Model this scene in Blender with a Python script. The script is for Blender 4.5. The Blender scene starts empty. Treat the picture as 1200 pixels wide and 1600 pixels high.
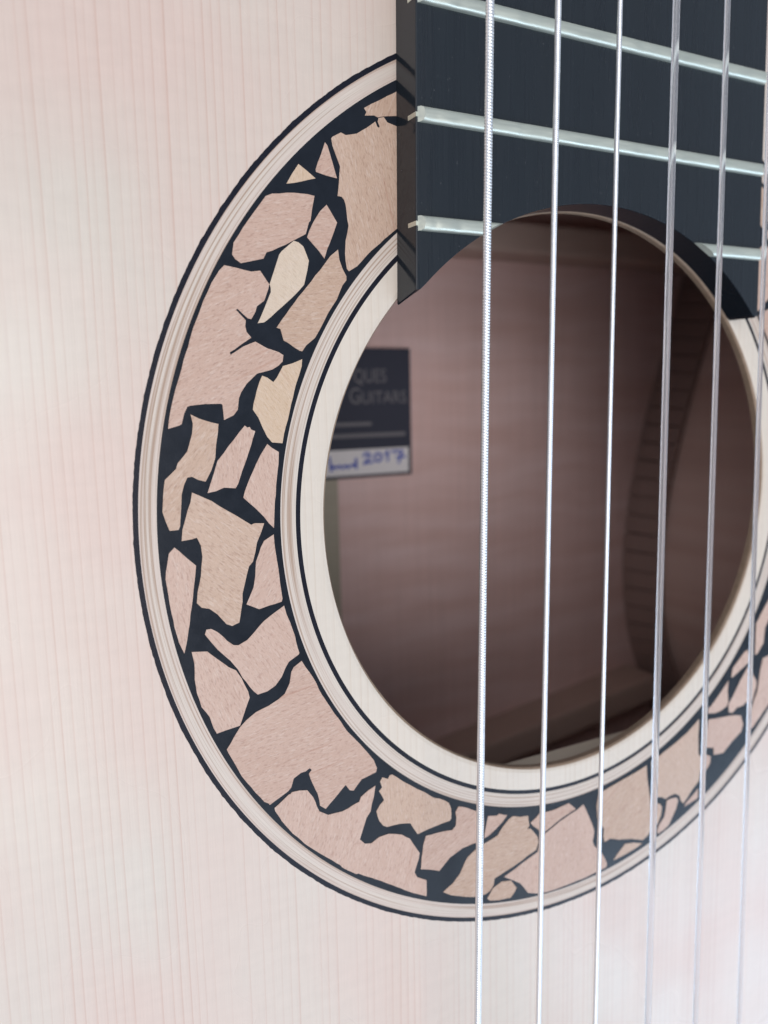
import bpy, bmesh, math, random
import numpy as np
from mathutils import Matrix, Vector

# ------------------------------------------------------------------ camera, world, light
scene = bpy.context.scene
C = scene.collection
R = math.radians
MM = 0.001

cam_d = bpy.data.cameras.new('camera')
cam = bpy.data.objects.new('camera', cam_d)
C.objects.link(cam)
scene.camera = cam
right = Vector((0.8820249100877524, -0.01981454579191077, 0.47078598296864427)).normalized()
down = Vector((-0.08347883116346055, -0.9898822240096278, 0.11473651265981377)).normalized()
fwd = Vector((0.4637492239694583, -0.14050112584891777, -0.8747548747522998)).normalized()
m = Matrix((right, -down, -fwd)).transposed().to_4x4()
m.translation = Vector((-84.9016, 16.4496, 96.2053)) * MM
cam.matrix_world = m
cam_d.sensor_fit = 'VERTICAL'
cam_d.sensor_height = 36.0
cam_d.sensor_width = 27.0
cam_d.lens = 1273.91 / 1600 * 36.0
cam_d.clip_start = 0.005
cam_d.clip_end = 10.0
cam_d.dof.use_dof = True
cam_d.dof.focus_distance = 0.104
cam_d.dof.aperture_fstop = 20.0

# an indoor photograph: window light from beyond the bridge, a second soft light high on the bass side, room bounce
world = bpy.data.worlds.new('World')
scene.world = world
world.use_nodes = True
bg = world.node_tree.nodes['Background']
bg.inputs['Color'].default_value = (0.74, 0.85, 1.0, 1)
bg.inputs['Strength'].default_value = 0.46

def window_light(name, direction, dist, wx, wy, watts, colour):
    ld = bpy.data.lights.new(name, 'AREA')
    ld.shape = 'RECTANGLE'
    ld.size, ld.size_y = wx, wy
    ld.energy = watts
    ld.color = colour
    lo_ = bpy.data.objects.new(name, ld)
    C.objects.link(lo_)
    d = Vector(direction).normalized()
    lo_.location = d * dist
    z = d
    x = Vector((1, 0, 0)) - z * z.x
    x.normalize()
    y = z.cross(x)
    mt_ = Matrix((x, y, z)).transposed().to_4x4()
    mt_.translation = d * dist
    lo_.matrix_world = mt_
    return lo_
window_light('ceiling_light', (-0.23, -0.15, 0.95), 1.6, 1.2, 1.2, 14.6, (1.0, 0.95, 0.945))
window_light('side_fill_light', (-0.60, 0.32, 0.75), 1.6, 1.1, 1.1, 7.6, (1.0, 0.94, 0.94))  # added fill lamp, not a window: lifts the board and sound-hole interior
window_light('window_light', (0.76, -0.50, 0.415), 1.7, 1.1, 0.5, 6.6, (0.58, 0.77, 1.0))
window_light('far_window_light', (0.22, -0.63, 0.74), 1.9, 1.7, 0.8, 8.0, (0.68, 0.82, 1.0))

vs = scene.view_settings
vs.view_transform = 'Standard'
vs.look = 'None'
vs.exposure = 0.0
vs.gamma = 1.0
vs.use_curve_mapping = False

# ------------------------------------------------------------------ materials
def new_mat(name):
    mt = bpy.data.materials.new(name)
    mt.use_nodes = True
    nt = mt.node_tree
    return mt, nt, nt.nodes['Principled BSDF']

class NT:
    """small helper for wiring procedural node trees"""
    def __init__(s, nt): s.nt = nt
    def n(s, typ, **kw):
        nd = s.nt.nodes.new(typ)
        for k, v in kw.items(): setattr(nd, k, v)
        return nd
    def l(s, a, b): s.nt.links.new(a, b)
    def math(s, op, a, b=None, c=None):
        nd = s.n('ShaderNodeMath', operation=op)
        for i, v in enumerate((a, b, c)):
            if v is None: continue
            if isinstance(v, (int, float)): nd.inputs[i].default_value = v
            else: s.l(v, nd.inputs[i])
        return nd.outputs[0]
    def comb(s, x, y, z=0.0):
        nd = s.n('ShaderNodeCombineXYZ')
        for i, v in enumerate((x, y, z)):
            if isinstance(v, (int, float)): nd.inputs[i].default_value = v
            else: s.l(v, nd.inputs[i])
        return nd.outputs[0]
    def noise(s, vec, scale=1.0, detail=2.0, rough=0.5):
        nd = s.n('ShaderNodeTexNoise')
        s.l(vec, nd.inputs['Vector'])
        nd.inputs['Scale'].default_value = scale
        nd.inputs['Detail'].default_value = detail
        nd.inputs['Roughness'].default_value = rough
        return nd.outputs['Fac']
    def ramp(s, fac, pts):
        nd = s.n('ShaderNodeValToRGB')
        cr = nd.color_ramp
        while len(cr.elements) < len(pts): cr.elements.new(0.5)
        for e, (pos, col) in zip(cr.elements, pts):
            e.position = pos
            e.color = (col, col, col, 1) if isinstance(col, (int, float)) else (*col, 1)
        s.l(fac, nd.inputs['Fac'])
        return nd.outputs['Color']
    def mix(s, fac, a, b, blend='MIX'):
        nd = s.n('ShaderNodeMix', data_type='RGBA', blend_type=blend)
        for sock, v in ((nd.inputs[0], fac), (nd.inputs[6], a), (nd.inputs[7], b)):
            if isinstance(v, (int, float)): sock.default_value = v
            elif isinstance(v, tuple): sock.default_value = (*v, 1)
            else: s.l(v, sock)
        return nd.outputs[2]
    def bump(s, h, strength, dist):
        nd = s.n('ShaderNodeBump')
        nd.inputs['Strength'].default_value = strength
        nd.inputs['Distance'].default_value = dist
        s.l(h, nd.inputs['Height'])
        return nd.outputs['Normal']
    def mm(s, which='Object'):
        tc = s.n('ShaderNodeTexCoord')
        vm = s.n('ShaderNodeVectorMath', operation='SCALE')
        s.l(tc.outputs[which], vm.inputs[0])
        vm.inputs['Scale'].default_value = 1000.0 if which == 'Object' else 1.0
        sp = s.n('ShaderNodeSeparateXYZ')
        s.l(vm.outputs[0], sp.inputs[0])
        return vm.outputs[0], sp.outputs[0], sp.outputs[1], sp.outputs[2]

def spruce_material(name, ca, cb, cl, amt):
    mt, nt, b = new_mat(name)
    t = NT(nt)
    v, x, y, z = t.mm()
    w1 = t.noise(t.comb(t.math('MULTIPLY', x, 0.02), t.math('MULTIPLY', y, 0.008)), 1.0, 2)
    w2 = t.noise(t.comb(t.math('MULTIPLY', x, 0.33), t.math('MULTIPLY', y, 0.004)), 1.0, 1)
    xw = t.math('ADD', x, t.math('MULTIPLY_ADD', w1, 1.6, t.math('MULTIPLY', w2, 1.5)))
    wv = t.n('ShaderNodeTexWave', wave_type='BANDS', bands_direction='X', wave_profile='SAW')
    t.l(t.comb(xw, 0.0, 0.0), wv.inputs['Vector'])
    wv.inputs['Scale'].default_value = 0.3142 / 1.15
    lines = t.ramp(wv.outputs['Fac'], [(0.0, 0.0), (0.5, 0.05), (0.8, 0.28), (0.93, 0.95), (0.97, 1.0), (1.0, 0.1)])
    inten = t.ramp(t.noise(t.comb(t.math('MULTIPLY', xw, 0.62), t.math('MULTIPLY', y, 0.006)), 1.0, 1), [(0.34, 0.08), (0.66, 1.0)])
    f = t.math('MULTIPLY', lines, inten)
    fib = t.noise(t.comb(t.math('MULTIPLY', x, 7.0), t.math('MULTIPLY', y, 0.16)), 1.0, 3, 0.6)
    silk = t.noise(t.comb(t.math('MULTIPLY', x, 0.22), t.math('MULTIPLY', y, 0.7)), 1.0, 3, 0.55)
    blot = t.noise(t.comb(t.math('MULTIPLY', x, 0.035), t.math('MULTIPLY', y, 0.03)), 1.0, 2)
    base = t.mix(t.ramp(blot, [(0.35, 0.0), (0.65, 1.0)]), ca, cb)
    col = t.mix(t.math('MULTIPLY', f, amt), base, cl)
    col = t.mix(1.0, col, t.ramp(fib, [(0.3, 0.965), (0.7, 1.02)]), 'MULTIPLY')
    col = t.mix(1.0, col, t.ramp(silk, [(0.3, 0.978), (0.7, 1.015)]), 'MULTIPLY')
    t.l(col, b.inputs['Base Color'])
    b.inputs['Roughness'].default_value = 0.34
    t.l(t.ramp(blot, [(0.3, 0.22), (0.7, 0.34)]), b.inputs['Roughness'])
    b.inputs['IOR'].default_value = 1.58
    hh = t.math('ADD', t.math('MULTIPLY', fib, 0.5), t.math('MULTIPLY', lines, -0.3))
    t.l(t.bump(hh, 0.12, 0.0001), b.inputs['Normal'])
    return mt

def end_grain_material():
    mt, nt, b = new_mat('spruce_cut_edge')
    t = NT(nt)
    v, x, y, z = t.mm()
    n1 = t.noise(v, 0.35, 3, 0.6)
    n2 = t.noise(t.comb(t.math('MULTIPLY', x, 3.0), t.math('MULTIPLY', y, 3.0), t.math('MULTIPLY', z, 1.0)), 1.0, 2)
    col = t.mix(n1, (0.25, 0.165, 0.105), (0.38, 0.28, 0.205))
    col = t.mix(1.0, col, t.ramp(n2, [(0.3, 0.85), (0.7, 1.06)]), 'MULTIPLY')
    t.l(col, b.inputs['Base Color'])
    b.inputs['Roughness'].default_value = 0.55
    return mt

def beech_material(name, c1, c2, fleck):
    mt, nt, b = new_mat(name)
    t = NT(nt)
    v, x, y, z = t.mm()
    oi = t.n('ShaderNodeObjectInfo')
    rot = t.n('ShaderNodeVectorRotate', rotation_type='Z_AXIS')
    t.l(v, rot.inputs['Vector'])
    # fleck direction: each chip of wood has its own, most run near the long diagonal
    t.l(t.math('MULTIPLY_ADD', oi.outputs['Random'], 2.7, -2.5), rot.inputs['Angle'])
    sp = t.n('ShaderNodeSeparateXYZ')
    t.l(rot.outputs[0], sp.inputs[0])
    u, w = sp.outputs[0], sp.outputs[1]
    off = t.math('MULTIPLY', oi.outputs['Random'], 137.0)
    fl = t.noise(t.comb(t.math('MULTIPLY', u, 1.3), t.math('MULTIPLY', w, 4.0), off), 1.0, 2, 0.55)
    flm = t.ramp(fl, [(0.53, 0.0), (0.68, 1.0)])
    gr = t.noise(t.comb(t.math('MULTIPLY', u, 0.10), t.math('MULTIPLY', w, 0.75), off), 1.0, 3, 0.6)
    vein = t.noise(t.comb(t.math('MULTIPLY', u, 0.05), t.math('MULTIPLY', w, 1.3), t.math('ADD', off, 31.0)), 1.0, 1)
    vm = t.ramp(vein, [(0.70, 0.0), (0.78, 1.0)])
    fine = t.noise(t.comb(t.math('MULTIPLY', u, 3.2), t.math('MULTIPLY', w, 11.0), off), 1.0, 2)
    tone = t.math('MULTIPLY_ADD', oi.outputs['Random'], 0.5, t.math('MULTIPLY', t.ramp(gr, [(0.3, 0.0), (0.7, 1.0)]), 0.5))
    col = t.mix(tone, c1, c2)
    col = t.mix(t.math('MULTIPLY', flm, 0.42), col, fleck)
    hi = t.noise(t.comb(t.math('MULTIPLY', u, 0.8), t.math('MULTIPLY', w, 4.2), t.math('ADD', off, 9.0)), 1.0, 2, 0.55)
    col = t.mix(t.math('MULTIPLY', t.ramp(hi, [(0.54, 0.0), (0.7, 1.0)]), 0.35), col, (0.68, 0.56, 0.475))
    col = t.mix(t.math('MULTIPLY', vm, 0.5), col, (0.40, 0.215, 0.15))
    col = t.mix(1.0, col, t.ramp(fine, [(0.3, 0.93), (0.7, 1.05)]), 'MULTIPLY')
    t.l(col, b.inputs['Base Color'])
    b.inputs['Roughness'].default_value = 0.38
    b.inputs['IOR'].default_value = 1.48
    t.l(t.bump(t.math('ADD', t.math('MULTIPLY', flm, -0.6), fine), 0.35, 0.0001), b.inputs['Normal'])
    return mt

def band_material():
    mt, nt, b = new_mat('pale_purfling_strips')
    t = NT(nt)
    v, u, r, z = t.mm('UV')
    ln = t.noise(t.comb(t.math('MULTIPLY', u, 0.018), t.math('MULTIPLY', r, 4.2)), 1.0, 2, 0.6)
    fine = t.noise(t.comb(t.math('MULTIPLY', u, 0.25), t.math('MULTIPLY', r, 14.0)), 1.0, 2)
    strip = t.n('ShaderNodeTexWhiteNoise', noise_dimensions='1D')
    t.l(t.math('FLOOR', t.math('MULTIPLY', r, 2.6)), strip.inputs['W'])
    col = t.mix(strip.outputs['Value'], (0.62, 0.545, 0.47), (0.58, 0.47, 0.405))
    col = t.mix(t.ramp(ln, [(0.50, 0.0), (0.62, 0.85)]), col, (0.35, 0.23, 0.16))
    fr = t.math('FRACT', t.math('MULTIPLY', r, 2.6))
    seam = t.ramp(fr, [(0.0, 0.6), (0.08, 0.0), (0.93, 0.0), (1.0, 0.6)])
    gate = t.ramp(t.noise(t.comb(t.math('MULTIPLY', u, 0.05), t.math('FLOOR', t.math('MULTIPLY', r, 2.6))), 1.0, 1), [(0.4, 0.12), (0.58, 0.9)])
    col = t.mix(t.math('MULTIPLY', seam, gate), col, (0.33, 0.23, 0.16))
    col = t.mix(1.0, col, t.ramp(fine, [(0.3, 0.92), (0.7, 1.05)]), 'MULTIPLY')
    t.l(col, b.inputs['Base Color'])
    b.inputs['Roughness'].default_value = 0.38
    t.l(t.bump(ln, 0.1, 0.0001), b.inputs['Normal'])
    return mt

def black_material(name, base, rough, scale):
    mt, nt, b = new_mat(name)
    t = NT(nt)
    v, x, y, z = t.mm()
    n1 = t.noise(v, scale, 4, 0.65)
    n2 = t.noise(v, scale * 9, 2, 0.6)
    k = t.mix(n1, tuple(c * 0.7 for c in base), tuple(c * 1.4 for c in base))
    sp = t.ramp(n2, [(0.73, 0.0), (0.80, 1.0)])
    k = t.mix(t.math('MULTIPLY', sp, 0.25), k, (0.16, 0.17, 0.18))
    t.l(k, b.inputs['Base Color'])
    t.l(t.ramp(n1, [(0.3, rough * 0.8), (0.7, rough * 1.2)]), b.inputs['Roughness'])
    b.inputs['IOR'].default_value = 1.30
    t.l(t.bump(n2, 0.12, 0.00008), b.inputs['Normal'])
    return mt

def ebony_material(name, ior, lo, hi):
    mt, nt, b = new_mat(name)
    t = NT(nt)
    v, x, y, z = t.mm()
    g = t.noise(t.comb(t.math('MULTIPLY', x, 2.2), t.math('MULTIPLY', y, 0.05), t.math('MULTIPLY', z, 2.2)), 1.0, 3, 0.6)
    pore = t.noise(t.comb(t.math('MULTIPLY', x, 6.0), t.math('MULTIPLY', y, 0.5), t.math('MULTIPLY', z, 6.0)), 1.0, 2, 0.5)
    spk = t.noise(v, 2.3, 1)
    col = t.mix(g, (0.009, 0.013, 0.018), (0.013, 0.018, 0.024))
    col = t.mix(t.ramp(spk, [(0.76, 0.0), (0.80, 0.16)]), col, (0.30, 0.30, 0.30))
    t.l(col, b.inputs['Base Color'])
    t.l(t.ramp(g, [(0.3, lo), (0.7, hi)]), b.inputs['Roughness'])
    b.inputs['IOR'].default_value = ior
    t.l(t.bump(pore, 0.025, 0.00005), b.inputs['Normal'])
    return mt

def back_wood_material(name, c1, c2):
    mt, nt, b = new_mat(name)
    t = NT(nt)
    v, x, y, z = t.mm()
    w = t.noise(t.comb(t.math('MULTIPLY', x, 0.03), t.math('MULTIPLY', y, 0.03)), 1.0, 2)
    fl = t.noise(t.comb(t.math('MULTIPLY', x, 0.022), t.math('ADD', t.math('MULTIPLY', y, 0.17), t.math('MULTIPLY', w, 1.2))), 1.0, 2, 0.5)
    g = t.noise(t.comb(t.math('MULTIPLY', x, 0.7), t.math('MULTIPLY', y, 0.02), t.math('MULTIPLY', z, 0.02)), 1.0, 3, 0.6)
    col = t.mix(t.ramp(fl, [(0.3, 0.0), (0.7, 1.0)]), c1, c2)
    col = t.mix(1.0, col, t.ramp(g, [(0.3, 0.95), (0.7, 1.04)]), 'MULTIPLY')
    t.l(col, b.inputs['Base Color'])
    b.inputs['Roughness'].default_value = 0.5
    return mt

def plain_wood(name, c1, c2, rough=0.55):
    mt, nt, b = new_mat(name)
    t = NT(nt)
    v, x, y, z = t.mm()
    g = t.noise(t.comb(t.math('MULTIPLY', x, 0.1), t.math('MULTIPLY', y, 1.6), t.math('MULTIPLY', z, 1.6)), 1.0, 3, 0.6)
    t.l(t.mix(g, c1, c2), b.inputs['Base Color'])
    b.inputs['Roughness'].default_value = rough
    return mt

def metal_material(name, col, rough, sc, metallic):
    mt, nt, b = new_mat(name)
    t = NT(nt)
    v, x, y, z = t.mm()
    n = t.noise(t.comb(t.math('MULTIPLY', x, 0.35), t.math('MULTIPLY', y, 3.0), t.math('MULTIPLY', z, 3.0)), sc, 3, 0.6)
    t.l(t.mix(n, tuple(c * 0.86 for c in col), col), b.inputs['Base Color'])
    t.l(t.ramp(n, [(0.3, rough * 0.75), (0.7, rough * 1.25)]), b.inputs['Roughness'])
    b.inputs['Metallic'].default_value = metallic
    return mt

def nylon_material():
    mt, nt, b = new_mat('clear_nylon')
    t = NT(nt)
    v, x, y, z = t.mm()
    n = t.noise(t.comb(x, t.math('MULTIPLY', y, 0.05), z), 1.0, 2)
    t.l(t.mix(n, (0.93, 0.93, 0.96), (0.94, 0.94, 0.97)), b.inputs['Base Color'])
    b.inputs['Transmission Weight'].default_value = 0.88
    b.inputs['Roughness'].default_value = 0.20
    b.inputs['IOR'].default_value = 1.53
    return mt

def flat_material(name, col, rough=0.7):
    mt, nt, b = new_mat(name)
    t = NT(nt)
    v, x, y, z = t.mm()
    n = t.noise(v, 1.3, 3, 0.6)
    t.l(t.mix(n, tuple(c * 0.9 for c in col), tuple(min(1, c * 1.06) for c in col)), b.inputs['Base Color'])
    b.inputs['Roughness'].default_value = rough
    return mt

M_SPRUCE = spruce_material('spruce', (0.61, 0.535, 0.458), (0.63, 0.495, 0.425), (0.50, 0.29, 0.215), 0.46)
M_RIM = spruce_material('bare_spruce', (0.66, 0.59, 0.505), (0.655, 0.575, 0.485), (0.50, 0.37, 0.26), 0.4)
M_EDGE = end_grain_material()
M_BEECH = {
    'pink': beech_material('pink_beech', (0.570, 0.405, 0.325), (0.490, 0.325, 0.250), (0.32, 0.175, 0.13)),
    'tan': beech_material('tan_beech', (0.540, 0.385, 0.290), (0.475, 0.322, 0.232), (0.31, 0.175, 0.12)),
    'cream': beech_material('cream_maple', (0.610, 0.490, 0.375), (0.580, 0.450, 0.340), (0.52, 0.385, 0.27)),
    'amber': beech_material('amber_wood', (0.590, 0.440, 0.315), (0.540, 0.390, 0.265), (0.47, 0.315, 0.19)),
}
M_BAND = band_material()
M_FILL = black_material('black_filler', (0.011, 0.014, 0.020), 0.22, 0.5)
M_LINE = black_material('black_purfling', (0.009, 0.010, 0.017), 0.25, 0.8)
M_EBONY = ebony_material('ebony', 1.50, 0.24, 0.36)
M_EBONY_SIDE = ebony_material('polished_ebony_edge', 1.36, 0.10, 0.15)
M_BACK = back_wood_material('back_wood', (0.62, 0.42, 0.385), (0.70, 0.52, 0.50))
M_SIDE = back_wood_material('side_wood', (0.70, 0.50, 0.44), (0.78, 0.60, 0.54))
M_LINING = plain_wood('lining_wood', (0.30, 0.205, 0.185), (0.34, 0.24, 0.215))
M_BRACE = plain_wood('brace_wood', (0.46, 0.33, 0.28), (0.52, 0.40, 0.35))
M_BAR = plain_wood('pale_bar_wood', (0.60, 0.50, 0.38), (0.68, 0.58, 0.46))
M_STRIP = plain_wood('seam_strip_wood', (0.33, 0.30, 0.235), (0.40, 0.365, 0.29))
M_FRET = metal_material('nickel_silver', (0.74, 0.77, 0.67), 0.44, 0.5, 0.8)
M_WOUND = metal_material('silver_plated_winding', (0.95, 0.955, 0.97), 0.38, 1.0, 0.9)
M_NYLON = nylon_material()
M_PAPER_DARK = flat_material('dark_slate_print', (0.030, 0.034, 0.056))
M_PAPER = flat_material('white_label_paper', (0.74, 0.72, 0.73))
M_PRINT = flat_material('grey_print', (0.17, 0.165, 0.18))
M_INK = flat_material('blue_ink', (0.02, 0.06, 0.42))
M_BONE = flat_material('bone', (0.75, 0.70, 0.60), 0.35)

# ------------------------------------------------------------------ mesh helpers (coordinates in millimetres)
def link(name, me, mat, parent=None, label=None):
    o = bpy.data.objects.new(name, me)
    C.objects.link(o)
    for mt in (mat if isinstance(mat, (list, tuple)) else [mat]):
        me.materials.append(mt)
    if parent is not None: o.parent = parent
    if label: o['label'] = label
    return o

def mesh_py(name, verts, faces, smooth=False):
    me = bpy.data.meshes.new(name)
    me.from_pydata([(v[0] * MM, v[1] * MM, v[2] * MM) for v in verts], [], faces)
    me.update()
    if smooth: me.polygons.foreach_set('use_smooth', [True] * len(me.polygons))
    return me

def grid_mesh(name, V, smooth=True):
    """V: (rows, cols, 3) array in mm -> quad sheet"""
    n, k, _ = V.shape
    idx = np.arange(n * k).reshape(n, k)
    q = np.stack([idx[:-1, :-1], idx[1:, :-1], idx[1:, 1:], idx[:-1, 1:]], -1).reshape(-1, 4)
    me = bpy.data.meshes.new(name)
    me.vertices.add(n * k)
    me.vertices.foreach_set('co', (V.reshape(-1) * MM).astype(np.float32))
    me.loops.add(q.size)
    me.loops.foreach_set('vertex_index', q.reshape(-1).astype(np.int32))
    me.polygons.add(len(q))
    me.polygons.foreach_set('loop_start', np.arange(0, q.size, 4, dtype=np.int32))
    me.polygons.foreach_set('use_smooth', [smooth] * len(q))
    me.update(calc_edges=True)
    me.validate()
    return me

def ring_mesh(name, profile, seg=256, jitter=None):
    """revolve a list of (r, z) about Z; UV = (arc mm, r mm). jitter(i, theta) adds to the radius of profile point i"""
    verts, faces, uvs = [], [], []
    k = len(profile)
    for s in range(seg):
        th = 2 * math.pi * s / seg
        for i, (r, z) in enumerate(profile):
            rr = r + (jitter(i, th) if jitter else 0)
            verts.append((rr * math.cos(th), rr * math.sin(th), z))
    for s in range(seg):
        for i in range(k - 1):
            a, b = s * k + i, ((s + 1) % seg) * k + i
            faces.append((a, a + 1, b + 1, b))
    me = mesh_py(name, verts, faces)
    uv = me.uv_layers.new(name='UVMap')
    rm = sum(p[0] for p in profile) / k
    for p in me.polygons:
        s = p.index // (k - 1)
        for li in p.loop_indices:
            vi = me.loops[li].vertex_index
            sv = vi // k
            if s == seg - 1 and sv == 0: sv = seg
            uv.data[li].uv = (2 * math.pi * sv / seg * rm, profile[vi % k][0])
    return me

def prism_mesh(name, pts, z0, z1, bevel=0.0):
    bm = bmesh.new()
    vs_ = [bm.verts.new((x * MM, y * MM, z0 * MM)) for x, y in pts]
    f = bm.faces.new(vs_)
    ret = bmesh.ops.extrude_face_region(bm, geom=[f])
    up = [g for g in ret['geom'] if isinstance(g, bmesh.types.BMVert)]
    bmesh.ops.translate(bm, verts=up, vec=(0, 0, (z1 - z0) * MM))
    bmesh.ops.recalc_face_normals(bm, faces=bm.faces)
    if bevel:
        ed = [e for e in bm.edges if all(abs(v.co.z - z1 * MM) < 1e-7 for v in e.verts)]
        bmesh.ops.bevel(bm, geom=ed, offset=bevel * MM, segments=2, profile=0.6, affect='EDGES', clamp_overlap=True)
    me = bpy.data.meshes.new(name)
    bmesh.ops.triangulate(bm, faces=[f for f in bm.faces if len(f.verts) > 4])
    bm.to_mesh(me)
    bm.free()
    return me

def box_mesh(name, x0, x1, y0, y1, z0, z1, bevel=0.0):
    return prism_mesh(name, [(x0, y0), (x1, y0), (x1, y1), (x0, y1)], z0, z1, bevel)

random.seed(4)
rng = np.random.default_rng(7)

# ------------------------------------------------------------------ the guitar
guitar = bpy.data.objects.new('classical_guitar', None)
C.objects.link(guitar)
guitar.location = (0, 0, -0.0975)
guitar['label'] = 'pale spruce-topped classical guitar with a cracked wood mosaic rosette round its sound hole'
guitar['category'] = 'guitar'

def part(name, me, mat, parent=None, label=None):
    o = link(name, me, mat, parent or guitar, label)
    if parent is None: o.location = (0, 0, 0.0975)
    return o

# body outline: half width by height along the strings
PROF = [(150, 0), (150, 40), (147, 75), (138, 106), (120, 128), (95, 138), (70, 137), (45, 130), (18, 120.5), (-1.5, 114.5), (-22, 110), (-42, 108.8),
        (-65, 113), (-95, 128), (-130, 150), (-170, 171), (-210, 181), (-250, 177), (-290, 153), (-320, 113), (-337, 62), (-343, 0)]
def smooth_profile(P, n=6):
    out = []
    for i in range(len(P) - 1):
        p0 = P[max(i - 1, 0)] if i else (P[1][0], -P[1][1])
        p1, p2 = P[i], P[i + 1]
        p3 = P[i + 2] if i + 2 < len(P) else (P[i][0], -P[i][1])
        for j in range(n):
            t = j / n
            out.append(tuple(0.5 * ((2 * b) + (c - a) * t + (2 * a - 5 * b + 4 * c - d) * t * t + (3 * b - a - 3 * c + d) * t ** 3)
                             for a, b, c, d in zip(p0, p1, p2, p3)))
    out.append(P[-1])
    return out
half = smooth_profile(PROF)
OUT = [(w, y) for y, w in half] + [(-w, y) for y, w in half[-2:0:-1]]      # clockwise from the top

def out_radius(theta):
    return float(np.interp(theta % (2 * math.pi), OA, OR))
ang = np.array([math.atan2(y, x) % (2 * math.pi) for x, y in OUT]); rad = np.array([math.hypot(x, y) for x, y in OUT])
o_ = np.argsort(ang); OA = np.concatenate([[ang[o_][-1] - 2 * math.pi], ang[o_], [ang[o_][0] + 2 * math.pi]]); OR = np.concatenate([[rad[o_][-1]], rad[o_], [rad[o_][0]]])

# soundboard: rim of the hole, then the plate outside the rosette, underside
SEG = 256
verts, faces, fm = [], [], []
def add_ring(fn):
    b = len(verts)
    for s in range(SEG):
        th = 2 * math.pi * s / SEG
        r, z = fn(th)
        verts.append((r * math.cos(th), r * math.sin(th), z))
    return b
def bridge(a, b, mat=0):
    for s in range(SEG):
        t = (s + 1) % SEG
        faces.append((a + s, b + s, b + t, a + t)); fm.append(mat)
T_SB = 1.65
r0 = add_ring(lambda t: (42.62, -T_SB)); r1 = add_ring(lambda t: (42.5, -0.55 + 0.1 * math.sin(5 * t) * math.sin(2 * t + 1)))
r2 = add_ring(lambda t: (42.58, -0.3)); r3 = add_ring(lambda t: (42.8 + 0.06 * math.sin(7 * t), -0.1)); r4 = add_ring(lambda t: (43.3, 0)); r5 = add_ring(lambda t: (46.05, 0)); r5b = add_ring(lambda t: (46.05, -1.0))
bridge(r0, r1, 1); bridge(r1, r2, 1); bridge(r2, r3, 1); bridge(r3, r4, 2); bridge(r4, r5, 2); bridge(r5, r5b, 2)
r6b = add_ring(lambda t: (66.6, -1.0)); r6 = add_ring(lambda t: (66.6, 0)); r7 = add_ring(lambda t: (max(67.5, min(100, out_radius(t) * 0.8)), 0)); r8 = add_ring(lambda t: (out_radius(t), 0)); r9 = add_ring(lambda t: (out_radius(t), -T_SB))
bridge(r6b, r6); bridge(r6, r7); bridge(r7, r8); bridge(r8, r9)
bridge(r9, r0, 0)
me = mesh_py('soundboard', verts, faces)
me.polygons.foreach_set('material_index', fm)
part('soundboard', me, [M_SPRUCE, M_EDGE, M_RIM])

# rosette: black mosaic channel, pale bands, black lines
rosette = part('rosette', ring_mesh('rosette_channel', [(48.75, -0.9), (48.75, -0.012), (56, -0.012), (64.17, -0.012), (64.17, -0.9)]), M_FILL)
def child(name, me, mat, parent, label=None): return link(name, me, mat, parent, label)
child('pale_band', ring_mesh('outer_band', [(64.17, 0), (65.2, 0), (66.3, 0)], 320), M_BAND, rosette)
child('pale_band', ring_mesh('inner_band', [(46.68, 0), (47.7, 0), (48.75, 0)], 320), M_BAND, rosette)
child('black_line', ring_mesh('inner_line', [(46.05, 0.0), (46.68, 0.0)], 320), M_LINE, rosette)
rough_edge = rng.normal(0, 1, 1800)
rough_edge = np.convolve(np.r_[rough_edge, rough_edge[:4]], [.1, .4, .4, .1], 'valid')[:1800]
def ragged(i, th):
    k = int(th / (2 * math.pi) * 1800 + 0.5) % 1800
    return 0.035 * rough_edge[k] if i == 1 else 0.0
child('black_line', ring_mesh('outer_line', [(66.29, 0.012), (66.93, 0.012)], 1800, ragged), M_LINE, rosette)

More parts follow.
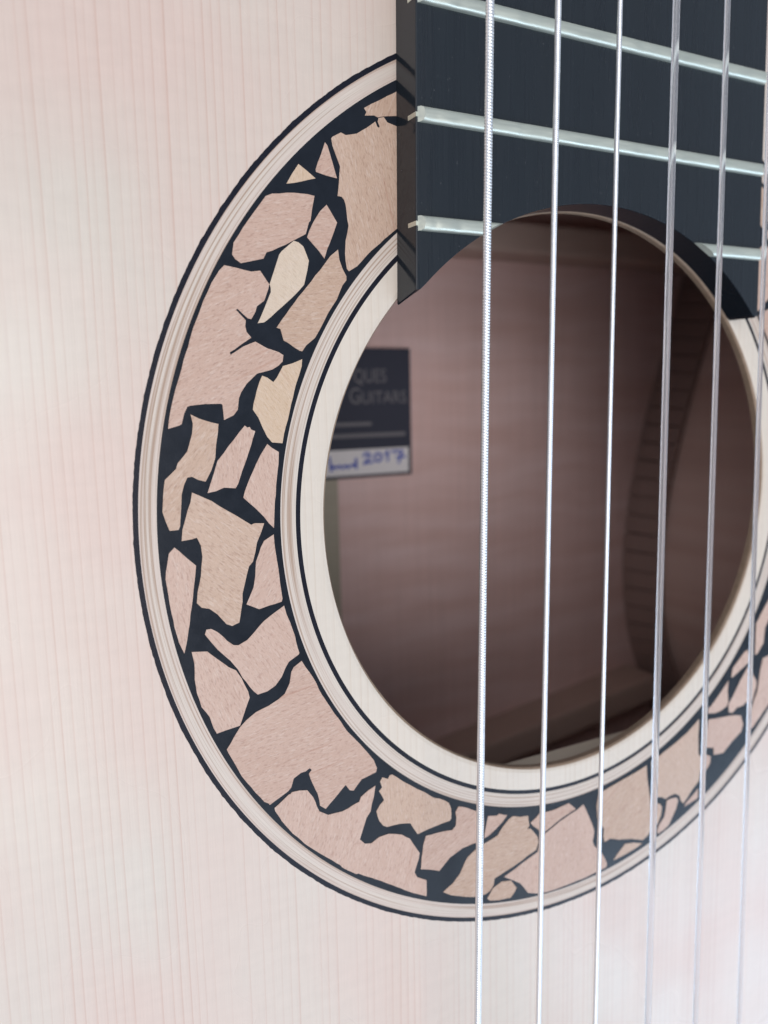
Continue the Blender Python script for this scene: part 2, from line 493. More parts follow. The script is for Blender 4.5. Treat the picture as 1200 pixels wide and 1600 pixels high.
# mosaic chips: kind of wood, outline in millimetres round the centre of the hole
TILES = [
('tan', [(-35.26,51.77),(-35.5,51.32),(-34.14,51.51),(-33.68,51.34),(-32.88,51.56),(-30.78,51.9),(-30.72,54.93),(-32.25,54.1),(-33.64,53.29),(-34.56,52.82),(-35.59,52.2)]),
('tan', [(-40.22,48.03),(-40.09,47.2),(-39.73,46.3),(-39.12,44.86),(-39.33,42.94),(-39.56,41.29),(-39.01,41.25),(-38.68,40.89),(-38.48,40.33),(-38.31,38.65),(-38.16,37.81),(-38.61,35.99),(-38.74,34.42),(-38.68,33.48),(-38.53,32.55),(-38.27,32.25),(-37.07,32.94),(-35.57,34.45),(-34.34,35.48),(-33.1,36.52),(-31.37,37.85),(-30.7,38.3),(-30.69,50.55),(-32.32,50.92),(-32.81,51.49),(-33.57,51.28),(-33.7,50.84),(-33.43,50.3),(-33.53,50.09),(-33.8,50.25),(-34.04,50.79),(-35.31,49.87),(-36.68,49.03),(-38.24,48.65),(-38.89,48.88),(-40.06,48.23)]),
('pink', [(-41.8,45.69),(-42.45,44.13),(-42.39,43.85),(-41.01,43.56),(-39.6,43.38),(-40.19,45.31),(-40.79,47.12),(-41.1,47.45)]),
('amber', [(-45.56,43.33),(-46.34,42.09),(-44.45,42.52),(-42.48,43.09),(-43.66,43.9),(-44.69,44.54)]),
('pink', [(-49.9,39.33),(-50.75,38.26),(-52.01,36.61),(-53.27,34.78),(-53.53,33.4),(-53.16,32.87),(-52.5,32.45),(-50.99,32.81),(-49.66,33.13),(-49.23,33.88),(-47.67,34.54),(-45.76,35.48),(-44.04,36.39),(-43.56,37.81),(-43.34,38.02),(-43.08,39.46),(-42.71,41),(-43.66,41.14),(-45.34,41.13),(-48.23,40.77),(-49.05,40.42)]),
('pink', [(-42.01,39.27),(-43.01,37.82),(-43.56,36.79),(-43.87,36.01),(-42.35,34.5),(-41.63,33.62),(-41.5,33.94),(-40.83,35.53),(-40.27,36.8),(-39.75,38.07),(-40.62,39.38),(-41.12,40.1)]),
('cream', [(-47.27,34.16),(-47.59,33.76),(-48.4,31.65),(-48.98,30.17),(-48.85,29.74),(-48.87,29.26),(-49.81,27.24),(-50.37,26.09),(-50.7,25.51),(-49.88,25.63),(-49.46,25.92),(-47.53,27.51),(-46.34,28.51),(-45.14,29.61),(-44.47,30.31),(-43.98,32.06),(-43.73,33.23),(-44.41,34.91),(-45.03,35.34),(-45.65,35.49)]),
('tan', [(-40.79,33.98),(-41.71,32.84),(-43.51,30.74),(-45.29,28.81),(-47.59,25.97),(-48.3,25.03),(-47.8,24.89),(-47.44,23.51),(-45.36,22.28),(-45.02,22.21),(-44.48,22.92),(-43.23,23.88),(-42.49,25),(-41.37,26.92),(-40.07,28.69),(-39.22,30.47),(-38.66,31.12),(-38.64,31.6),(-39.16,32.51),(-39.57,33.59),(-39.71,34.82)]),
('pink', [(-55.18,31.48),(-56.21,29.97),(-57.27,27.92),(-58.56,24.96),(-59.67,21.84),(-60.79,18.53),(-61,17.98),(-61.57,16.14),(-62.06,14.12),(-62.2,13.19),(-60.87,13.52),(-60.58,13.7),(-60.23,14.9),(-59.81,15.69),(-59.43,15.81),(-57.69,15.96),(-55.75,15.96),(-55.56,15.82),(-55.51,15.06),(-55.45,14),(-54.23,14.54),(-53.69,15.2),(-53.49,16.54),(-53.2,17.21),(-52.45,18.26),(-51.07,19.49),(-49.09,19.97),(-48.23,20.45),(-47.69,20.94),(-47.55,21.72),(-48.17,22.1),(-49.7,22.57),(-51.1,23.32),(-52.64,22.73),(-54.28,21.72),(-54.37,22.02),(-51.59,23.79),(-52.16,24.44),(-52.3,25.1),(-52.2,25.82),(-53.36,27),(-53.16,27.14),(-51.93,26.05),(-51.49,25.97),(-50.95,26.83),(-50.72,27.5),(-49.77,28.19),(-49.21,29.53),(-49.04,30.16),(-49.65,31.02),(-50.13,31.71),(-51.24,31.54),(-53.01,31.87),(-54.57,32.1)]),
('amber', [(-50.81,18.43),(-51.16,17.47),(-51.63,15.93),(-51.77,15.15),(-51.1,14.16),(-50.63,12.97),(-50.06,11.77),(-49.46,11.05),(-48.09,10.89),(-47.83,12.08),(-46.97,14.84),(-45.99,18.19),(-45.16,20.36),(-45.06,21.24),(-46.32,20.75),(-47.65,20.4),(-48.5,19),(-48.98,18.45),(-49.75,19),(-50.4,19.24)]),
('tan', [(-59.26,13.65),(-59.41,12.53),(-60.09,10.48),(-61.31,9.12),(-61.53,8.47),(-62.91,7.24),(-63.2,5.56),(-63.41,3.49),(-63.1,2.32),(-62.7,1.17),(-61.65,1.18),(-61.44,1.59),(-61.25,3.3),(-61.04,5.4),(-60.69,6.52),(-60.26,7.35),(-59.69,7.41),(-58.94,6.98),(-58.07,6.73),(-57.32,8.03),(-56.75,9.54),(-56.58,11.07),(-56.31,12.41),(-56.16,13.55),(-57.03,13.77),(-58.55,14.29),(-59.48,14.79)]),
('pink', [(-54.37,11.56),(-55.64,10.07),(-56.48,9.14),(-57.39,6.68),(-57.91,5.32),(-56.86,5.48),(-55.84,5.84),(-54.4,5.66),(-54.01,6.26),(-53.09,8.56),(-52.17,10.87),(-51.58,12.52),(-52.08,12.73),(-52.27,13.07),(-52.58,13),(-52.88,13.25)]),
('pink', [(-50.98,9.64),(-51.65,8.48),(-52.9,5.99),(-53.48,4.44),(-51.9,2.92),(-50.9,1.82),(-50.3,0.96),(-49.65,0.29),(-49.49,2.52),(-49.16,5.53),(-48.72,8.32),(-48.62,9.82),(-49.49,10.36),(-50.09,10.88)]),
('tan', [(-60.04,4.36),(-60.72,2.49),(-61.17,1.18),(-61.35,-0.2),(-60.09,-0.1),(-59.49,0.04),(-59.06,-0.99),(-58.94,-2.38),(-59.25,-4.72),(-59.75,-6.64),(-59.92,-8.02),(-59.36,-8.65),(-58.38,-8.94),(-57.42,-9.78),(-56.37,-11.16),(-55.66,-11.51),(-54.72,-11.21),(-54.18,-8.61),(-54.14,-7.59),(-53.52,-5.42),(-53.15,-4.24),(-52.61,-3.69),(-52.24,-2.51),(-51.98,-1.32),(-51.4,-0.16),(-50.93,1.02),(-52.18,1.13),(-52.61,0.97),(-54.4,2.23),(-55.97,3.25),(-57.51,4.36),(-59.03,5.15),(-59.79,5.53)]),
('pink', [(-62.94,-1.55),(-63.21,-2.87),(-63.5,-4.59),(-63.37,-5.77),(-63.13,-8.16),(-62.78,-10.59),(-62.32,-12.65),(-61.77,-14.05),(-61.33,-12.41),(-60.93,-10.47),(-60.51,-8.13),(-60.21,-6.18),(-59.94,-4.63),(-59.77,-3.37),(-60.79,-2.37),(-61.7,-1.39),(-62.24,-0.89)]),
('pink', [(-51.03,-1.21),(-51.48,-1.98),(-52.19,-3.74),(-52.37,-5.56),(-52.65,-6.96),(-53.22,-8.12),(-53.68,-9.03),(-52.86,-9.45),(-52.04,-9.88),(-50.74,-9.6),(-49,-9.32),(-48.88,-8.92),(-49.19,-5.95),(-49.43,-3.85),(-49.67,-1.76),(-49.72,-0.52)]),
('pink', [(-50.36,-10.81),(-51.46,-11.49),(-52.8,-12.75),(-53.79,-13.63),(-54.96,-14.11),(-55.58,-14),(-56.37,-13.32),(-57.53,-12.01),(-58.31,-11.48),(-58.91,-11.48),(-59.14,-12.06),(-58.77,-12.62),(-57.64,-14.24),(-56.08,-15.95),(-55.15,-17.26),(-54.63,-18.41),(-53.24,-20.47),(-52.73,-21),(-51.43,-20.82),(-50.32,-20.28),(-49.4,-19.27),(-48.8,-18.08),(-48.33,-17.41),(-46.96,-16.68),(-46.84,-16.48),(-47.62,-13.34),(-48.41,-11.09),(-48.7,-9.89)]),
('pink', [(-60.61,-15.57),(-60.68,-17.6),(-60.51,-19.27),(-60.01,-21.23),(-59.08,-22.67),(-58.65,-24.23),(-58.28,-25.05),(-57.13,-24.87),(-55.87,-24.72),(-55.24,-24.65),(-54.4,-22.58),(-53.81,-21.21),(-53.98,-20.33),(-54.74,-18.49),(-55.42,-17.32),(-56.33,-16.74),(-57.7,-15.46),(-58.95,-14.26),(-60.87,-14)]),
('pink', [(-47.69,-18.28),(-48.05,-18.87),(-48.33,-20.33),(-49.05,-21.61),(-49.95,-22.19),(-51.29,-22.78),(-53.05,-23.29),(-54.36,-24.08),(-55.25,-24.86),(-56.14,-26.05),(-57.11,-27.43),(-56.87,-28.02),(-56.3,-29.23),(-55.34,-31.41),(-54.13,-33.24),(-52.49,-35.65),(-51.85,-36.09),(-51.75,-36.3),(-50.5,-35.73),(-49.12,-35.08),(-48.65,-34.63),(-48.27,-33.49),(-47.22,-32.96),(-46.53,-32.91),(-45.94,-32.6),(-45.65,-32.94),(-46.08,-33.36),(-45.56,-34.97),(-44.91,-36.51),(-44.71,-37.48),(-44.62,-38.31),(-43.81,-38.99),(-41.47,-36.93),(-40.72,-36.3),(-40.14,-37.23),(-39.53,-37.43),(-39.02,-36.85),(-38.26,-36.1),(-37,-35.83),(-35.99,-35.6),(-35.85,-35.04),(-36.32,-33.75),(-36.81,-33.05),(-38.37,-30.94),(-40.26,-28.67),(-42.08,-25.78),(-43.86,-22.73),(-44.94,-20.31),(-46.02,-18.58),(-46.55,-17.61)]),
('pink', [(-51.02,-37.39),(-50.18,-38.97),(-48.68,-41.21),(-46.45,-43.7),(-44.39,-45.6),(-41.92,-47.77),(-41.56,-48.29),(-39.5,-49.89),(-39.13,-49.91),(-36.37,-51.68),(-33.81,-53.36),(-30.38,-55.72),(-28.08,-56.98),(-28.04,-54.44),(-29.67,-53.41),(-30.06,-52.53),(-29.35,-50.73),(-29.15,-49.79),(-29.73,-48.86),(-30.77,-47.06),(-32.08,-46.07),(-34.16,-45.35),(-35.71,-45.4),(-37,-45.99),(-38.01,-45.75),(-38.79,-44.87),(-38.33,-43.68),(-37.66,-41.96),(-37.01,-41.17),(-36.46,-39.17),(-36.16,-37.58),(-37.31,-38),(-38.45,-38.65),(-38.71,-39.29),(-41.32,-40.01),(-43.48,-39.94),(-44.76,-39.08),(-45.09,-38.3),(-45.62,-36.78),(-46.4,-35.62),(-47.54,-35.37),(-48.57,-35.33),(-48.8,-35.54),(-49.03,-35.55),(-51.11,-36.91)]),
('tan', [(-35.39,-37.18),(-35.08,-38.09),(-35.6,-38.56),(-35.19,-39.26),(-34.82,-40.08),(-35.47,-40.63),(-36.08,-41.43),(-35.66,-42.99),(-35.04,-43.89),(-34.4,-44.26),(-32.31,-44.36),(-30.6,-44.76),(-29.95,-45.93),(-29.42,-46.78),(-27.51,-46.49),(-26.13,-46.38),(-23.9,-46.24),(-23.61,-45.94),(-23.65,-44.28),(-24.01,-43.38),(-25.53,-42.32),(-26.63,-41.86),(-28.78,-40.19),(-31.41,-38.3),(-33.46,-36.58),(-33.85,-36.61),(-34.11,-37.09),(-35,-36.63)]),
('pink', [(-22.87,-45.12),(-22.71,-46.06),(-22.83,-47.3),(-23.49,-47.83),(-26.15,-47.51),(-28.02,-47.43),(-28.5,-48.72),(-28.81,-50.65),(-28.97,-52.42),(-27.33,-53),(-25.81,-53.65),(-25.1,-53.05),(-23.96,-52.11),(-22.81,-51.67),(-21.66,-51.24),(-19.04,-51.1),(-17.86,-49.48),(-17.7,-48.22),(-17.85,-46.82),(-19.02,-46.04),(-21.61,-44.62),(-22.32,-44.38)]),
('pink', [(-17.26,-48.6),(-17.56,-49.82),(-17.65,-50.84),(-16.67,-50.55),(-15.47,-49.89),(-14.11,-48.95),(-13.34,-48.23),(-14.11,-47.95),(-14.86,-47.56),(-15.32,-47.77),(-16.96,-47.38)]),
('tan', [(-13.04,-48.98),(-14.26,-49.97),(-15.17,-51.03),(-17.57,-51.66),(-19.34,-52.19),(-20.81,-53.05),(-21.39,-53.92),(-22.13,-55.26),(-23.43,-56.41),(-25.15,-57.29),(-23.73,-58.27),(-21.14,-59.38),(-19.23,-60.01),(-17.59,-60.14),(-16.69,-59.9),(-15.93,-59.07),(-15.78,-58.04),(-14.56,-57.75),(-12.4,-57.21),(-10.21,-56.52),(-7.67,-55.64),(-7.2,-54.54),(-7.37,-53.54),(-8.82,-51.71),(-9.45,-51.64),(-9.04,-51.16),(-9.31,-49.42),(-10.87,-49.18),(-12.27,-48.66)]),
('pink', [(-8.34,-51.36),(-7.22,-52.35),(-6.73,-53.17),(-5.92,-53.07),(-4.3,-52.41),(-2.83,-51.79),(0.44,-50.88),(-1.03,-49.52),(-3.18,-49.72),(-4.82,-49.82),(-7.08,-49.67),(-7.72,-50.18),(-8.82,-50.74)]),
('pink', [(0.58,-51.2),(-1,-51.6),(-2.82,-52.13),(-5.43,-53.27),(-6.56,-53.49),(-6.88,-54.5),(-7.35,-56.14),(-9.58,-56.84),(-11.78,-57.67),(-13.94,-58.35),(-12.71,-59.15),(-11.92,-59.66),(-10.82,-60.42),(-9.71,-61.88),(-9.22,-62.59),(-6.63,-63.57),(-3.33,-63.8),(0.04,-63.74),(2.8,-63.7),(4.9,-63.49),(7.26,-63.25),(7.49,-62.74),(6.74,-61.15),(6,-59.97),(4.56,-58.58),(4.19,-57.71),(4.5,-55.9),(4,-54.43),(2.92,-52.25),(2.56,-51.45),(2.03,-50.55)]),
('tan', [(-16.69,-61.46),(-14.86,-61.98),(-12.7,-62.28),(-11.92,-61.58),(-11.51,-60.97),(-12.64,-59.38),(-14.4,-59.01),(-16.08,-59.61),(-17.14,-60.96)]),
('tan', [(4.92,-51.66),(5.15,-53.8),(5.88,-54.96),(6.62,-56.12),(6.53,-57.43),(6.79,-58.51),(8.1,-58.27),(10.04,-59.02),(13.01,-59.72),(15.66,-60.71),(16.91,-60.11),(17.39,-59.35),(17.29,-56.55),(17.1,-53.34),(16.73,-51.48),(16.27,-49.22),(16.08,-47.14),(13.62,-47.79),(11.68,-48.18),(9.76,-48.56),(6.92,-49.17),(5.29,-49.54)]),
('tan', [(10.11,-61.38),(8.93,-62.49),(11.6,-62.22),(14.06,-61.77),(15.55,-61.31),(13.53,-60.62),(11.54,-60.24)]),
('tan', [(17.49,-58.58),(18.41,-59.28),(19.15,-58.65),(19.87,-57.25),(20.08,-55.81),(19.53,-55.11),(18.62,-54.73),(17.34,-54.59)]),
('pink', [(21.01,-56.56),(20.68,-57.87),(19.55,-58.96),(19.07,-59.83),(19.23,-60.57),(20.64,-60.27),(21.92,-59.62),(22.66,-58.41),(23.53,-57.04),(23.99,-55.55),(23.57,-54.93),(22.25,-54.79),(21.21,-54.91)]),
('tan', [(17.2,-47.12),(17.48,-49.91),(17.56,-53.42),(19.87,-53.87),(20.93,-54.54),(21.7,-54.25),(23.27,-54.15),(24.36,-54.84),(24.72,-55.84),(25.37,-56.56),(27.56,-54.45),(29.13,-53.22),(29.56,-50.89),(29.6,-48.87),(28.83,-48.08),(28.57,-44.62),(28.69,-42.65),(28.64,-41.44),(25.45,-43.53),(22.1,-44.94),(18.94,-46.17),(17.36,-46.53)]),
('pink', [(30.74,-44.29),(29.53,-44.83),(29.68,-48.89),(29.78,-52.57),(30.44,-52.02),(31.88,-50.43),(31.96,-49.22),(30.54,-48.48),(30.53,-47.23),(32.71,-47.77),(32.78,-49.11),(35.32,-49.29),(37.51,-47.63),(39.88,-46.29),(40.38,-44.95),(39.68,-43.11),(37.79,-42.65),(34.37,-42.35),(31.44,-42.07),(31.04,-42.15)]),
('pink', [(27.62,-55.68),(26.04,-56.7),(25.67,-57.24),(27.4,-56.85),(29.02,-56.46),(29.06,-54.63)]),
('pink', [(30.97,-40.93),(32.64,-41.18),(34.3,-41.02),(35.67,-40.49),(36.07,-39.96),(35.79,-37.68),(35.96,-35.7),(32.51,-38.85),(31.46,-39.73),(30.92,-39.92)]),
('pink', [(36.64,-35.23),(37.06,-35.2),(39.27,-34.09),(41.09,-33.2),(41.15,-31.79),(40.79,-30.72),(39.94,-30.98),(37.77,-32.82),(36.96,-33.52)]),
('pink', [(36.19,-40.59),(36.46,-41.87),(37.47,-42.08),(38.42,-41.35),(40.29,-41.22),(40.84,-40.71),(41.46,-41.25),(42.61,-40.86),(43.11,-39.51),(43.61,-38.16),(43.54,-37.12),(42.58,-35.91),(41.56,-33.69),(40.73,-34.35),(39.12,-36.29),(37.28,-38.99),(36.35,-40.02)]),
('pink', [(43.46,-31.93),(44.99,-30.12),(45.29,-27.19),(46.05,-26.04),(46.84,-25.36),(46.56,-21.45),(45.78,-22.25),(43.95,-24.48),(42.74,-26.12),(42.8,-32.05)]),
('pink', [(47.41,-32.65),(45.05,-33.07),(44.47,-35.43),(44.17,-37.65),(43.97,-39.06),(42.93,-41.34),(42.19,-43.47),(42.09,-46.57),(43.24,-45.98),(44.36,-44.96),(47.2,-42.51),(48.61,-41)]),
]


def add_tile(kind, pts, k):
    h = 0.02 + 0.05 * ((k * 37) % 11) / 11.0
    # break long straight edges slightly so that cut edges are not ruler-straight
    q = []
    for i, a in enumerate(pts):
        b = pts[(i + 1) % len(pts)]
        q.append(a)
        L = math.hypot(b[0] - a[0], b[1] - a[1])
        if L > 1.6:
            nseg = int(L / 0.8)
            for j in range(1, nseg):
                t = j / nseg
                x, y = a[0] + (b[0] - a[0]) * t, a[1] + (b[1] - a[1]) * t
                x += random.gauss(0, 0.025); y += random.gauss(0, 0.025)
                r = math.hypot(x, y)
                s = min(max(r, 48.82), 64.1) / r
                if r > 62.8: s = min(s * 1.0, 64.1 / r)
                q.append((x * s, y * s))
    return child('mosaic_tile', prism_mesh('mosaic_tile', q, -0.6, h), M_BEECH[kind], rosette)
for k, (kind, pts) in enumerate(TILES):
    add_tile(kind, pts, k)
# the rest of the ring, beside and under the fingerboard
a = -0.16
k = 60
while a < 1.02:
    a1 = a + random.uniform(0.10, 0.2)
    rm = random.uniform(54, 59)
    def arc(r, t0, t1, n=5): return [(r * math.cos(t0 + (t1 - t0) * i / n), r * math.sin(t0 + (t1 - t0) * i / n)) for i in range(n + 1)]
    g = 0.008
    add_tile(random.choice(['pink', 'tan', 'pink']), arc(rm + 0.5, a + g, a1 - g) + arc(63.6, a1 - g, a + g), k); k += 1
    add_tile(random.choice(['pink', 'tan', 'pink']), arc(49.2, a + g, a1 - g) + arc(rm - 0.5, a1 - 3 * g, a + 2 * g), k); k += 1
    a = a1

# ------------------------------------------------------------------ fingerboard and frets
FB_T = 4.97
xl = lambda y: -31.69 + 0.014 * y
xr = lambda y: 33.0 - 0.014 * (y - 35)
ARC = 42.62
a0 = math.atan2(29.72, -30.55); a1 = math.atan2(28.4, 31.78)
pts = [(xl(165), 165), (xl(28.5), 28.45), (-31.12, 28.3), (-30.85, 28.5), (-30.62, 29.1)]
for i in range(61):
    t = a0 + (a1 - a0) * i / 60
    pts.append((ARC * math.cos(t), ARC * math.sin(t)))
pts += [(xr(28) - 0.6, 27.9), (xr(28.3), 28.3), (xr(165), 165)]
fb_me = prism_mesh('fretboard', pts, 0.015, FB_T, 0.14)
for v in fb_me.vertices:      # the pointed tip leans back a little towards its top edge
    if v.co.z > 4 * MM and v.co.x < -30.4 * MM and v.co.y < 29.85 * MM:
        v.co.y += 0.9 * (29.85 * MM - v.co.y)
fb = part('fretboard', fb_me, [M_EBONY, M_EBONY_SIDE])
fb_me.polygons.foreach_set('material_index', [1 if abs(p.normal.z) < 0.35 else 0 for p in fb_me.polygons])

STR = [  # x at y=0, dx/dy, diameter, winding pitch
    (-26.04, 0.01605, 1.05, 0.36), (-15.68, 0.01196, 0.82, 0.245), (-5.26, 0.00542, 0.70, 0.18),
    (5.22, -0.00301, 0.97, 0), (15.48, -0.01011, 0.79, 0), (25.44, -0.02072, 0.70, 0)]
ZS, ZK = 12.04, 0.0024

CROWN = [(-0.90, 0.0), (-0.90, 0.40), (-0.74, 0.70), (-0.42, 0.82), (0.0, 0.85), (0.42, 0.82), (0.74, 0.70), (0.90, 0.40), (0.90, 0.0)]
def fret(y0, x0, x1, cut0=None, cut1=None, tang=(True, True)):
    """crown swept along x, little wear dents under the strings; cut0/cut1 trim an end along the scooped end of the board"""
    n = 90
    rows = []
    dents = [s[0] + s[1] * y0 + random.uniform(-.5, .5) for s in STR] + [x0 + 2.2]
    for i in range(n + 1):
        t = i / n
        row = []
        for (dy, dz) in CROWN:
            e0 = x0 if cut0 is None else cut0(y0 + dy)
            e1 = x1 if cut1 is None else cut1(y0 + dy)
            # chamfered ends
            ch = 0.85 * max(0.0, dz - 0.12)
            x = e0 + ch + (e1 - e0 - 2 * ch) * t
            d = sum(math.exp(-((x - c) / 0.55) ** 2) for c in dents) * 0.10 * max(0, dz - 0.4) / 0.5
            row.append((x, y0 + dy, FB_T + dz - d))
        rows.append(row)
    V = np.array(rows)
    k = len(CROWN)
    vlist = [tuple(v) for v in V.reshape(-1, 3)]
    fl = []
    for i in range(n):
        for j in range(k - 1):
            fl.append((i * k + j, i * k + j + 1, (i + 1) * k + j + 1, (i + 1) * k + j))
    fl.append(tuple(range(k))[::-1]); fl.append(tuple(n * k + j for j in range(k)))
    me = mesh_py('fret', vlist, fl)
    bm = bmesh.new(); bm.from_mesh(me); bmesh.ops.recalc_face_normals(bm, faces=bm.faces)
    for f in bm.faces: f.smooth = len(f.verts) == 4
    ends = [e for f in bm.faces if len(f.verts) > 4 for e in f.edges]
    for e in ends: e.smooth = False
    bm.to_mesh(me); bm.free()
    f = child('fret', me, M_FRET, fb)
    if tang[0]: child('fret_tang', box_mesh('fret_tang', xl(y0) - 0.05, xl(y0) + 1.0, y0 - 0.28, y0 + 0.28, FB_T - 1.95, FB_T + 0.05), M_FRET, f)
    if tang[1]: child('fret_tang', box_mesh('fret_tang', xr(y0) - 1.0, xr(y0) + 0.05, y0 - 0.28, y0 + 0.28, FB_T - 1.95, FB_T + 0.05), M_FRET, f)
    return f
Y19 = 37.77
NUT = Y19 + 650 * (1 - 2 ** (-19 / 12))
for nf in (13, 14, 15, 16, 17, 18):
    y0 = NUT - 650 * (1 - 2 ** (-nf / 12))
    fret(y0, xl(y0) + 0.22, xr(y0) - 0.22)
arcx = lambda y: math.sqrt(max(0.1, ARC ** 2 - y * y))
fret(Y19, xl(Y19) + 0.22, -arcx(Y19), None, lambda y: -arcx(y), (True, False))
fret(Y19, arcx(Y19), xr(Y19) - 0.12, lambda y: arcx(y), None, (False, True))

# ------------------------------------------------------------------ strings
LABS = ['thickest silver wound bass string', 'second silver wound bass string', 'thinnest silver wound bass string',
        'thick clear nylon string', 'middle clear nylon string', 'thinnest clear nylon string']
for (xs, sl, dia, pitch), lab in zip(STR, LABS):
    ya, yb = -176.0, 163.0
    if pitch:
        U = [0.04, 0.2, 0.5, 0.8, 0.96] if pitch > 0.2 else [0.05, 0.3, 0.7, 0.95]
        nt_ = 14 if pitch > 0.2 else 12
        th = np.linspace(0, 2 * math.pi, nt_ + 1)
        turns = int((yb - ya) / pitch)
        uu = (np.arange(turns)[:, None] + np.array(U)[None]).reshape(-1)
        fr = uu - np.floor(uu)
        prof = np.sqrt(np.clip(1 - (2 * fr - 1) ** 2, 0, 1))
        r = dia / 2 - pitch / 2 * 0.6 * (1 - prof)
        yy = ya + (uu[:, None] + th[None] / (2 * math.pi)) * pitch
        V = np.stack([xs + sl * yy + r[:, None] * np.cos(th)[None], yy, ZS + ZK * yy + r[:, None] * np.sin(th)[None]], -1)
        part('string', grid_mesh('string', V), M_WOUND, None, lab)
    else:
        th = np.linspace(0, 2 * math.pi, 25)
        yy = np.linspace(ya, yb, 40)[:, None] + 0 * th[None]
        V = np.stack([xs + sl * yy + dia / 2 * np.cos(th)[None], yy, ZS + ZK * yy + dia / 2 * np.sin(th)[None]], -1)
        me = grid_mesh('string', V[:, ::-1])
        bm = bmesh.new(); bm.from_mesh(me)
        bmesh.ops.remove_doubles(bm, verts=bm.verts, dist=1e-7)
        bmesh.ops.holes_fill(bm, edges=bm.edges, sides=0)
        bmesh.ops.recalc_face_normals(bm, faces=bm.faces)
        bm.to_mesh(me); bm.free()
        part('string', me, M_NYLON, None, lab)

# ------------------------------------------------------------------ inside of the body
ZB = -95.0
ring_out = [(x, y) for x, y in OUT]
nv = len(ring_out)
verts = [(0, -40, ZB)] + [(x * 0.5, -40 + (y + 40) * 0.5, ZB) for x, y in ring_out] + [(x, y, ZB) for x, y in ring_out] + [(x, y, ZB - 2.5) for x, y in ring_out] + [(0, -40, ZB - 2.5)]
faces = []
for i in range(nv):
    j = (i + 1) % nv
    faces += [(0, 1 + i, 1 + j), (1 + i, 1 + nv + i, 1 + nv + j, 1 + j), (1 + nv + i, 1 + 2 * nv + i, 1 + 2 * nv + j, 1 + nv + j), (1 + 3 * nv, 1 + 2 * nv + j, 1 + 2 * nv + i)]
back = part('back', mesh_py('back', verts, faces), M_BACK)
verts, faces = [], []
for (x, y) in ring_out:
    verts += [(x, y, -T_SB), (x, y, ZB), (x * 0.985, y * 0.985, ZB), (x * 0.985, y * 0.985, -T_SB)]
for i in range(nv):
    j = (i + 1) % nv
    for c in range(4):
        d = (c + 1) % 4
        faces.append((4 * i + c, 4 * i + d, 4 * j + d, 4 * j + c))
side = part('side', mesh_py('side', verts, faces), M_SIDE)
# kerfed lining round the foot of the side: little wedge blocks with saw cuts between them
verts, faces = [], []
P = np.array(ring_out + [ring_out[0]])
seg = np.hypot(*np.diff(P, axis=0).T); cum = np.r_[0, np.cumsum(seg)]
s = 0.0
def at(s): return np.array([np.interp(s, cum, P[:, 0]), np.interp(s, cum, P[:, 1])])
while s < cum[-1] - 6:
    w = 5.2
    b = len(verts)
    for ss in (s, s + w):
        p = at(ss)
        d = at(min(ss + .5, cum[-1])) - at(max(ss - .5, 0)); d /= np.hypot(*d)
        nrm = np.array([d[1], -d[0]])
        if np.dot(nrm, p - np.array([0, -60])) > 0: nrm = -nrm
        for off, z in ((1.9, ZB + 0.02), (6.0, ZB + 0.02), (5.6, ZB + 4.0), (3.4, ZB + 13.0), (1.9, ZB + 13.0)):
            q = p + nrm * off
            verts.append((q[0], q[1], z))
    for c in range(5):
        faces.append((b + c, b + (c + 1) % 5, b + 5 + (c + 1) % 5, b + 5 + c))
    faces += [(b, b + 1, b + 2, b + 3, b + 4), (b + 9, b + 8, b + 7, b + 6, b + 5)]
    s += w + 0.4
me = mesh_py('kerfed_lining', verts, faces)
bm = bmesh.new(); bm.from_mesh(me); bmesh.ops.recalc_face_normals(bm, faces=bm.faces); bm.to_mesh(me); bm.free()
link('kerfed_lining', me, M_LINING, side)

# braces
link('brace', box_mesh('brace', -126, 126, 53, 61, ZB + 0.02, ZB + 13, 1.2), M_BRACE, back)
low = box_mesh('brace', -106, 106, -8, 0, ZB + 0.02, ZB + 13, 1.2)
lo = link('brace', low, M_BRACE, back)
lo.location = (0, -86 * MM, 0); lo.rotation_euler = (0, 0, R(7.5))
link('seam_strip', box_mesh('seam_strip', -9, 2.9, -84, 52, ZB + 0.02, ZB + 1.0, 0.5), M_STRIP, back)
part('harmonic_bar', box_mesh('harmonic_bar', -118, 118, -51, -44, -7.3, -T_SB - 0.02), M_BAR)

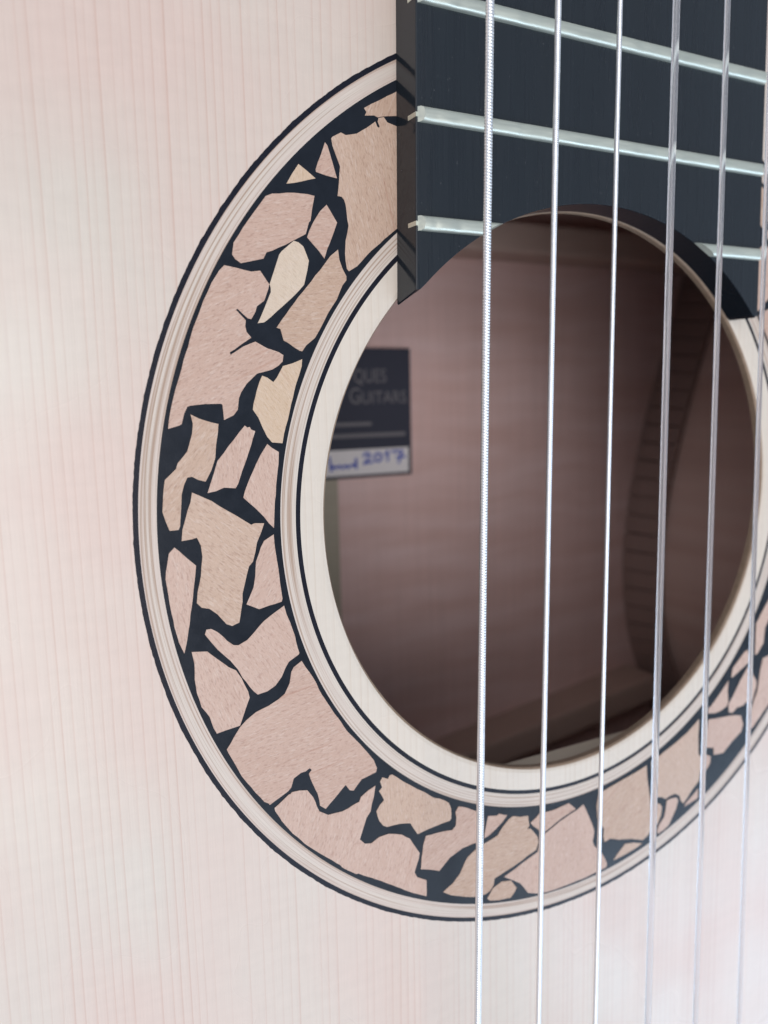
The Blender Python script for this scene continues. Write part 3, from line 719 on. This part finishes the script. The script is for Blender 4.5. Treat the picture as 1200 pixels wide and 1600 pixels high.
# paper label glued to the back
LZ = ZB + 1.06
label = link('paper_label', box_mesh('paper_label', -30.0, 24.6, -4.5, 28.8, LZ - 0.12, LZ), M_PAPER, back)
link('printed_panel', box_mesh('printed_panel', -30.0, 24.6, 2.9, 28.8, LZ, LZ + 0.04), M_PAPER_DARK, label)
link('printed_border', box_mesh('printed_border', 23.7, 24.6, -4.5, 2.9, LZ, LZ + 0.03), M_PAPER_DARK, label)
link('printed_border', box_mesh('printed_border', -30.0, 23.7, -4.5, -3.7, LZ, LZ + 0.03), M_PAPER_DARK, label)
def lettering(body, x0, x1, y0, h, z):
    cu = bpy.data.curves.new('lettering', 'FONT')
    cu.body = body
    tmp = bpy.data.objects.new('tmp', cu)
    C.objects.link(tmp)
    bpy.context.view_layer.update()
    me = bpy.data.meshes.new_from_object(tmp.evaluated_get(bpy.context.evaluated_depsgraph_get()))
    bpy.data.objects.remove(tmp); bpy.data.curves.remove(cu)
    xs_ = [v.co.x for v in me.vertices]; ys_ = [v.co.y for v in me.vertices]
    sx = (x1 - x0) / (max(xs_) - min(xs_)); sy = h / (max(ys_) - max(min(ys_), 0.0))
    mx = min(xs_)
    for v in me.vertices:
        v.co = ((x0 + (v.co.x - mx) * sx) * MM, (y0 + v.co.y * sy) * MM, z * MM)
    me.materials.clear()
    return link('lettering', me, M_PRINT, label)
lettering('QUES', 7.9, 17.3, 20.1, 3.4, LZ + 0.07)
lettering('G', 6.6, 9.6, 14.7, 4.0, LZ + 0.07)
lettering('UITARS', 10.1, 23.2, 14.7, 3.1, LZ + 0.07)
link('small_print', box_mesh('small_print', -14, 12.7, 9.0, 9.9, LZ + 0.04, LZ + 0.06), M_PRINT, label)
link('small_print', box_mesh('small_print', -22, 22.8, 6.0, 7.0, LZ + 0.04, LZ + 0.06), M_PRINT, label)
def ink(lines, w=0.32):
    verts, faces = [], []
    for ln in lines:
        for a, b in zip(ln[:-1], ln[1:]):
            a, b = np.array(a, float), np.array(b, float)
            d = (b - a) / (np.hypot(*(b - a)) + 1e-9); n = np.array([-d[1], d[0]]) * w
            a2, b2 = a - d * w * .5, b + d * w * .5
            i = len(verts)
            z = LZ + 0.03 + 0.004 * (len(faces) % 7)
            for q in (a2 - n, b2 - n, b2 + n, a2 + n): verts.append((q[0], q[1], z))
            faces.append((i, i + 1, i + 2, i + 3))
    return link('handwriting', mesh_py('handwriting', verts, faces), M_INK, label)
ink([[(10.2, 1.0), (10.6, 1.7), (11.6, 1.8), (12.1, 1.2), (11.2, 0.0), (10.2, -0.9), (11.4, -0.6), (12.8, -0.6)],
     [(14.2, 1.6), (13.4, 1.0), (13.5, -0.1), (14.5, -0.5), (15.5, 0.2), (15.4, 1.2), (14.4, 1.7)],
     [(16.6, 1.2), (17.4, 2.1), (17.3, -0.5)],
     [(18.6, 1.9), (21.8, 1.9), (21.3, 0.8), (20.6, -1.2)], [(20.0, 0.4), (22.6, 0.4)]])
ink([[(0.4, 1.3), (0.9, -2.3), (1.4, -1.0), (2.4, -1.6), (3.2, -1.0), (4.0, -1.7), (5.0, -1.0), (5.6, -1.7), (6.6, -1.0), (7.6, -1.4), (8.0, 0.6), (8.0, -2.0)]], 0.3)

# bridge and saddle, out of frame below
br = part('bridge', box_mesh('bridge', -92, 92, -186, -158, 0.02, 8.5, 1.5), M_EBONY)
link('saddle', box_mesh('saddle', -40, 40, -172, -169.5, 8.52, 11.2, 0.4), M_BONE, br)
# tie holes end the strings at the bridge: a raised tie block
link('tie_block', box_mesh('tie_block', -42, 42, -184, -175.0, 8.52, 12.6, 0.8), M_EBONY, br)
